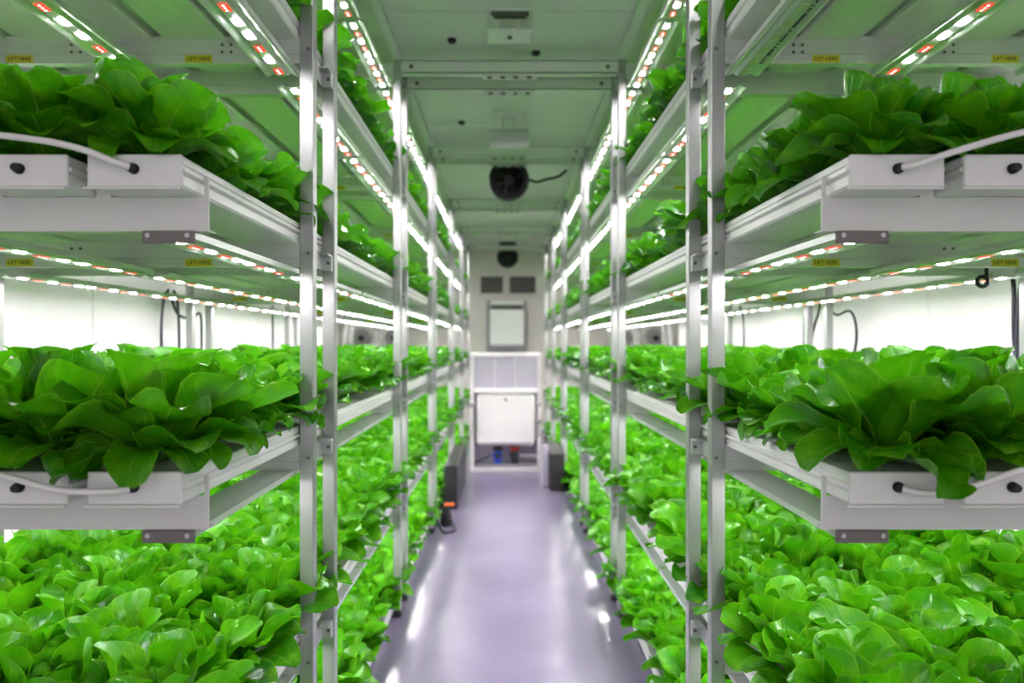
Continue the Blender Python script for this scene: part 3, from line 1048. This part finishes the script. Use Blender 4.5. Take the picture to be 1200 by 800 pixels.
# plumbing under the box
b = MB(); b.box(-0.304, 0.304, 0.041, 0.169, 0.055, 0.075, M['steel'], 0.003); sh = b.build('shelf', root)
for x, mt, cap in ((-0.075, 'blue', 'black'), (0.085, 'black', 'red')):
    b = MB(); b.cyl((x, -0.02, 0.155), (x, 0.11, 0.155), 0.045, M[mt], n=18)
    b.cyl((x, -0.035, 0.155), (x, -0.02, 0.155), 0.03, M['black'], n=16)
    b.box(x - 0.035, x + 0.035, 0.0, 0.09, 0.0755, 0.115, M[mt], 0.005)
    p = b.build('pump', root)
    p['label'] = 'blue pump' if mt == 'blue' else 'black pump'
    b = MB(); b.box(x - 0.045, x + 0.045, 0.0, 0.08, 0.196, 0.235, M[cap], 0.006); b.build('pump_head', p)
for pts, r in (([(-0.29, 0.06, 0.24), (-0.1, 0.06, 0.25), (0.1, 0.06, 0.24), (0.29, 0.06, 0.245)], 0.011),
               ([(-0.30, -0.01, 0.09), (-0.22, -0.01, 0.12), (-0.14, 0.0, 0.16)], 0.009),
               ([(0.12, 0.0, 0.15), (0.19, 0.0, 0.15), (0.29, 0.0, 0.15)], 0.012)):
    b = MB(); b.tube(pts, r, M['steel'] if r > 0.01 else M['rubber']); b.build('pipe', root)

# black cases beside the aisle near the end, and the little pump with its hose
b = MB(); b.box(-0.05, 0.05, 0.0, 1.15, 0.0, 0.32, M['black'], 0.006)
bo = tag(b.build('floor_case', None, (-0.425, 5.5, 0)), 'long black floor case against the left racks by the dosing cabinet', 'case', 'black floor cases at the aisle end')
b = MB(); b.box(-0.03, 0.03, -0.004, 0.0, 0.18, 0.20, M['rubber']); b.build('latch', bo)
b = MB(); b.box(-0.06, 0.06, 0.0, 0.75, 0.0, 0.31, M['black'], 0.006)
bo = tag(b.build('floor_case', None, (0.412, 6.17, 0)), 'short black floor case against the right racks by the dosing cabinet', 'case', 'black floor cases at the aisle end')
b = MB(); b.box(-0.03, 0.03, -0.004, 0.0, 0.18, 0.20, M['rubber']); b.build('latch', bo)
b = MB(); b.box(-0.028, 0.028, 0.0, 0.05, 0.0, 0.36, M['lilac'], 0.004)
tag(b.build('pipe_cover', None, (0.32, 6.35, 0)), 'slim lilac white pipe cover beside the short black case', 'pipe cover')
root = thing('floor_pump', 'small black floor pump with orange handle and looped hose by left racks', 'pump', (-0.42, 5.02, 0))
b = MB(); b.cyl((0, 0, 0.0), (0, 0, 0.09), 0.04, M['black'], n=16); b.cyl((0, 0, 0.09), (0, 0, 0.13), 0.022, M['black'], n=12); b.build('pump_body', root)
b = MB(); b.box(-0.015, 0.055, -0.012, 0.012, 0.1305, 0.150, M['orange'], 0.005); b.build('handle', root)
b = MB(); b.tube([(-0.03, -0.03, 0.06), (-0.05, -0.12, 0.07), (0.0, -0.22, 0.012), (0.07, -0.18, 0.012), (0.05, -0.06, 0.03), (0.02, -0.04, 0.05)], 0.010, M['cable']); b.build('hose', root)

# ------------------------------------------------------------------ cables hanging on the white walls
def wall_cable(pts, label, n):
    b = MB(); b.tube(pts, 0.0062, M['cable'])
    tag(b.build('hanging_cable'), label, 'cable', 'black cables hanging at the white walls')
def cab(s, y, zt, zb, dx, bow, label):
    wall_cable([(s * 1.47, y, zt), (s * 1.475, y + bow, zt - 0.06), (s * 1.475, y + bow * 1.3, (zt + zb) / 2), (s * 1.47, y + dx, zb)], label, 0)
cab(-1, 3.20, 1.46, 0.95, 0.02, -0.04, 'black cable hanging by white left wall, near one of a pair')
cab(-1, 3.25, 1.46, 0.95, 0.03, 0.05, 'black cable hanging by white left wall, far one of a pair')
wall_cable([(-1.47, 3.22, 1.44), (-1.475, 3.30, 1.36), (-1.475, 3.44, 1.345), (-1.475, 3.54, 1.37), (-1.475, 3.56, 1.25), (-1.47, 3.53, 0.95)], 'black cable looping sideways then down by white left wall', 0)
cab(-1, 4.62, 1.46, 0.95, 0.0, 0.02, 'single black cable hanging by white left wall between posts')
cab(1, 4.72, 1.46, 0.95, 0.0, -0.05, 'single black cable hanging by white right wall between posts')
cab(1, 3.64, 1.46, 0.95, 0.08, 0.06, 'black cable crossing another by white right wall')
wall_cable([(1.47, 3.50, 1.46), (1.475, 3.54, 1.38), (1.475, 3.62, 1.25), (1.47, 3.68, 0.95)], 'black cable crossed by another at white right wall', 0)
wall_cable([(1.47, 3.46, 1.44), (1.475, 3.36, 1.36), (1.475, 3.22, 1.37), (1.475, 3.16, 1.30), (1.475, 3.18, 1.18), (1.47, 3.30, 0.95)], 'black cable looping sideways then down by white right wall', 0)
cab(1, 2.20, 1.46, 0.95, -0.10, -0.02, 'thick black cable hanging low beside front right rack at wall')
cab(1, 2.10, 1.46, 0.95, 0.05, 0.05, 'black cable near the picture edge beside front right rack')
# black cable clip on the outermost lamp
b = MB(); b.ring((0, 0, -0.026), (0.2, 1, 0), 0.013, 0.0055, M['rubber'], n=18, k=8); b.box(0.008, 0.014, -0.004, 0.004, -0.014, 0.012, M['rubber'])
tag(b.build('cable_clip', None, (1.255, 1.98, zled(3) + 0.004)), 'black ring cable clip beside the outermost waist lamp of right rack', 'clip')
